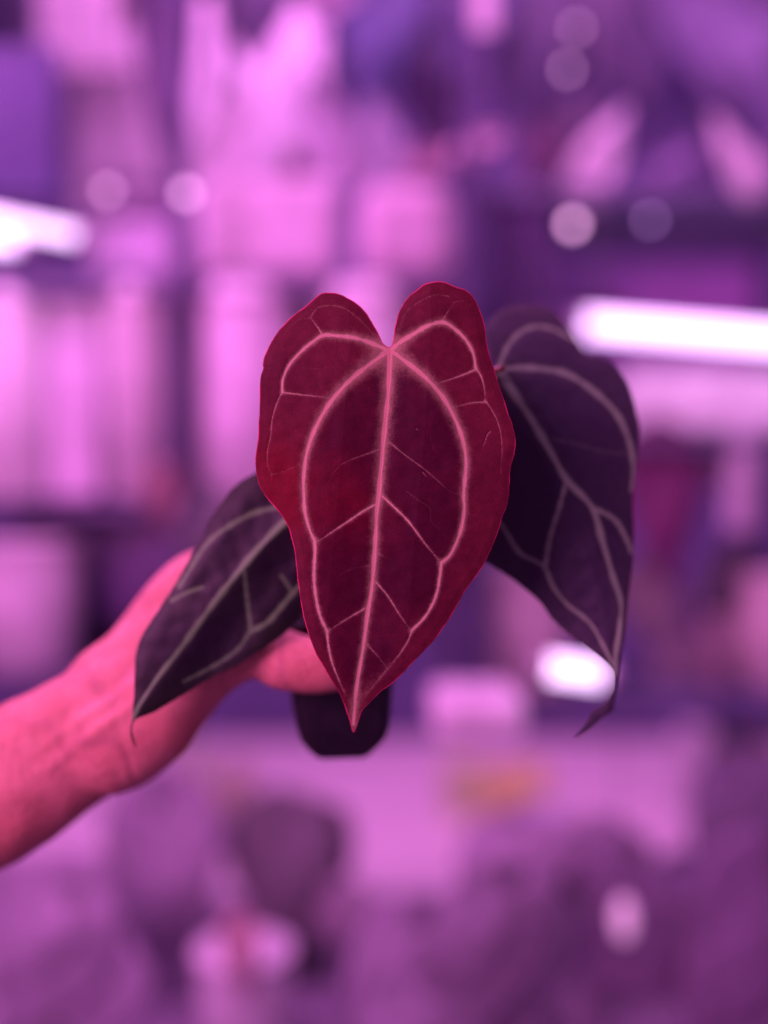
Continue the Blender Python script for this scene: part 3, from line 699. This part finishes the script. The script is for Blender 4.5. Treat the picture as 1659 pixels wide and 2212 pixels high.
# right rack, lower bay
box_thing('tray', 'bright pale tray under the long tube light at the right', 'tray', 1340, 1800, 800, 934, 1.52, .22, tone(255, 158, 245), bev=.01)
potted('plant with deep wine-red leaf on the right rack beside the dark right leaf', 1400, 1500, 1250, 1490, 1.62, MID,
       [(1440, 1110, 330, 190, 4, 1.50, WINE), (1395, 1000, 200, 130, -20, 1.6, tone(125, 50, 140)), (1560, 1010, 150, 150, 30, 1.6, tone(205, 100, 195))])
box_thing('post_cover', 'pale upright strip hanging down below the tray', 'strip', 1568, 1632, 905, 1150, 1.50, .02, tone(228, 115, 212), rot=4)
tub('tub', 'pink tub on the lower right shelf near the frame edge', 'tub', 1615, 1760, 1240, 1490, 1.52, tone(240, 120, 205), .8)
tub('tub', 'mauve tub between the wine-red leaf and the pink edge tub', 'tub', 1520, 1600, 1330, 1490, 1.55, tone(175, 80, 150), .8)
potted('plant with mauve leaves low in the right rack', 1440, 1540, 1400, 1495, 1.68, MID,
       [(1420, 1330, 200, 150, 20, 1.6, tone(165, 82, 145)), (1560, 1290, 210, 130, -25, 1.6, tone(112, 55, 110)), (1610, 1400, 130, 110, 10, 1.55, tone(205, 105, 170)), (1500, 1440, 120, 150, 60, 1.6, tone(165, 80, 150))])
# behind and below the leaves
tub('tub', 'big pink tub seen between the red leaf and the dark right leaf', 'tub', 1040, 1250, 1215, 1497, 1.52, tone(228, 115, 200), .9)
box_thing('box', 'dark box below the right side of the red leaf', 'box', 962, 1034, 1220, 1460, 1.75, .12, tone(100, 42, 120))
ht = box_thing('hanging_tray', 'bright pink tray hanging right of the black pot, below the short tube light', 'tray', 935, 1140, 1506, 1606, 1.14, .13, tone(255, 172, 255), bev=.015)
for x in (950, 1125):
    p_ = at(x, 1510, 1.2); g = g_tube([p_, (p_.x, p_.y, 3.3)], .0007, 6); mesh('cord', g[0], g[1], plain((.3, .3, .3), .5), ht)
# left, below the lower shelf
potted('plant with large dark leaves on the left rack above the hand', 190, 320, 1370, 1452, 1.5, DK,
       [(200, 1200, 370, 300, 25, 1.45, tone(92, 36, 112)), (330, 1290, 330, 240, -10, 1.36, tone(86, 30, 95)), (350, 1080, 130, 100, 10, 1.27, tone(150, 58, 110)), (480, 1180, 200, 200, 20, 1.34, tone(115, 58, 110))])
tub('tub', 'round pale tub at the left edge above the forearm', 'tub', -90, 172, 1168, 1450, 1.38, tone(240, 125, 222), .78)
# bench items
potted('little plant with one beige leaf on the bench below the thumb', 430, 520, 1790, 1850, 2.0, MID,
       [(425, 1700, 210, 90, 180, 1.9, tone(225, 165, 175)), (512, 1690, 130, 100, 170, 1.9, tone(245, 150, 190))])
potted('plant with two dark round leaves on the bench, lower middle', 600, 700, 2020, 2110, 1.48, MAUVE,
       [(618, 1920, 330, 270, 8, 1.42, tone(132, 66, 124)), (715, 1860, 200, 130, 8, 1.5, tone(170, 84, 155)), (770, 2010, 180, 160, 40, 1.42, tone(180, 88, 168))])
o = box_thing('packet', 'orange packet standing on the bench right of the black pot', 'packet', 1046, 1190, 1664, 1745, 2.32, .04, (.86, .86, .22), bev=.004, rot=-6)
box_thing('packet', 'peach-coloured packet left of the orange packet', 'packet', 958, 1044, 1645, 1770, 2.24, .04, tone(228, 140, 165), bev=.004)
box_thing('packet', 'small violet packet below the orange packet', 'packet', 1115, 1210, 1738, 1815, 2.09, .03, tone(190, 110, 255), bev=.004)
box_thing('stake', 'upright pink stake standing at the right of the bench', 'stake', 1446, 1516, 1566, 1756, 2.29, .02, tone(250, 150, 235), rot=8)
potted('plant with olive and dusky pink leaves right of the pink stake', 1580, 1680, 1760, 1850, 2.0, DK,
       [(1600, 1700, 170, 130, 20, 1.85, tone(140, 85, 115)), (1630, 1640, 110, 90, -30, 1.85, tone(170, 90, 130)), (1570, 1600, 110, 60, 0, 1.9, tone(90, 42, 115))])
def dark_plants():
    spots = [(1250, 2010, 1.15, 'mauve plant on the bench left of the low oval light spot'), (1520, 1975, 1.2, 'dark purple plant right of the low oval light spot'),
             (1560, 2140, 1.0, 'dark wine plant in the lower right corner'), (1120, 2200, 1.0, 'mauve plant at the bottom edge right of the middle'),
             (930, 2200, .98, 'mauve plant at the bottom edge in the middle'), (250, 1990, 1.1, 'mauve plant under the forearm, lower left'), (90, 2190, .98, 'purple plant in the lower left corner')]
    cols = [tone(195, 96, 186), tone(165, 80, 165), tone(150, 68, 146), tone(180, 88, 172), tone(188, 92, 180), tone(184, 90, 178), tone(184, 90, 178)]
    for i, (x, y, d, lab) in enumerate(spots):
        sp = []
        for k in range(3):
            a = random.uniform(0, 360); c0 = cols[i]; f_ = random.uniform(.85, 1.15)
            sp.append((x+random.uniform(-150, 150), y+random.uniform(-90, 110), random.uniform(340, 460), random.uniform(260, 340), random.choice([-60, -30, 0, 30, 60]), 1493/(y+190-1106)+random.uniform(-.06, .08), tuple(q*f_ for q in c0)))
        potted(lab, x-50, x+50, y+100, y+190, 1493/(y+190-1106), MAUVE, sp, 'leafy plants on the bench')
dark_plants()
tub('tub', 'bright pink tub at the bottom edge, left of the middle', 'tub', 410, 630, 2070, 2330, 1.21, tone(255, 158, 245), .8, None, None, False)
leaves(bpy.data.objects['potted_plant'] if False else thing('cut_leaf', tuple(at(520, 2140, 1.17)), 'pinkish mauve leaf drooping over the bright pink tub at the bottom edge', 'leaf'), at(540, 2130, 1.19), [(520, 2080, 170, 90, 5, 1.165, tone(225, 100, 175))])
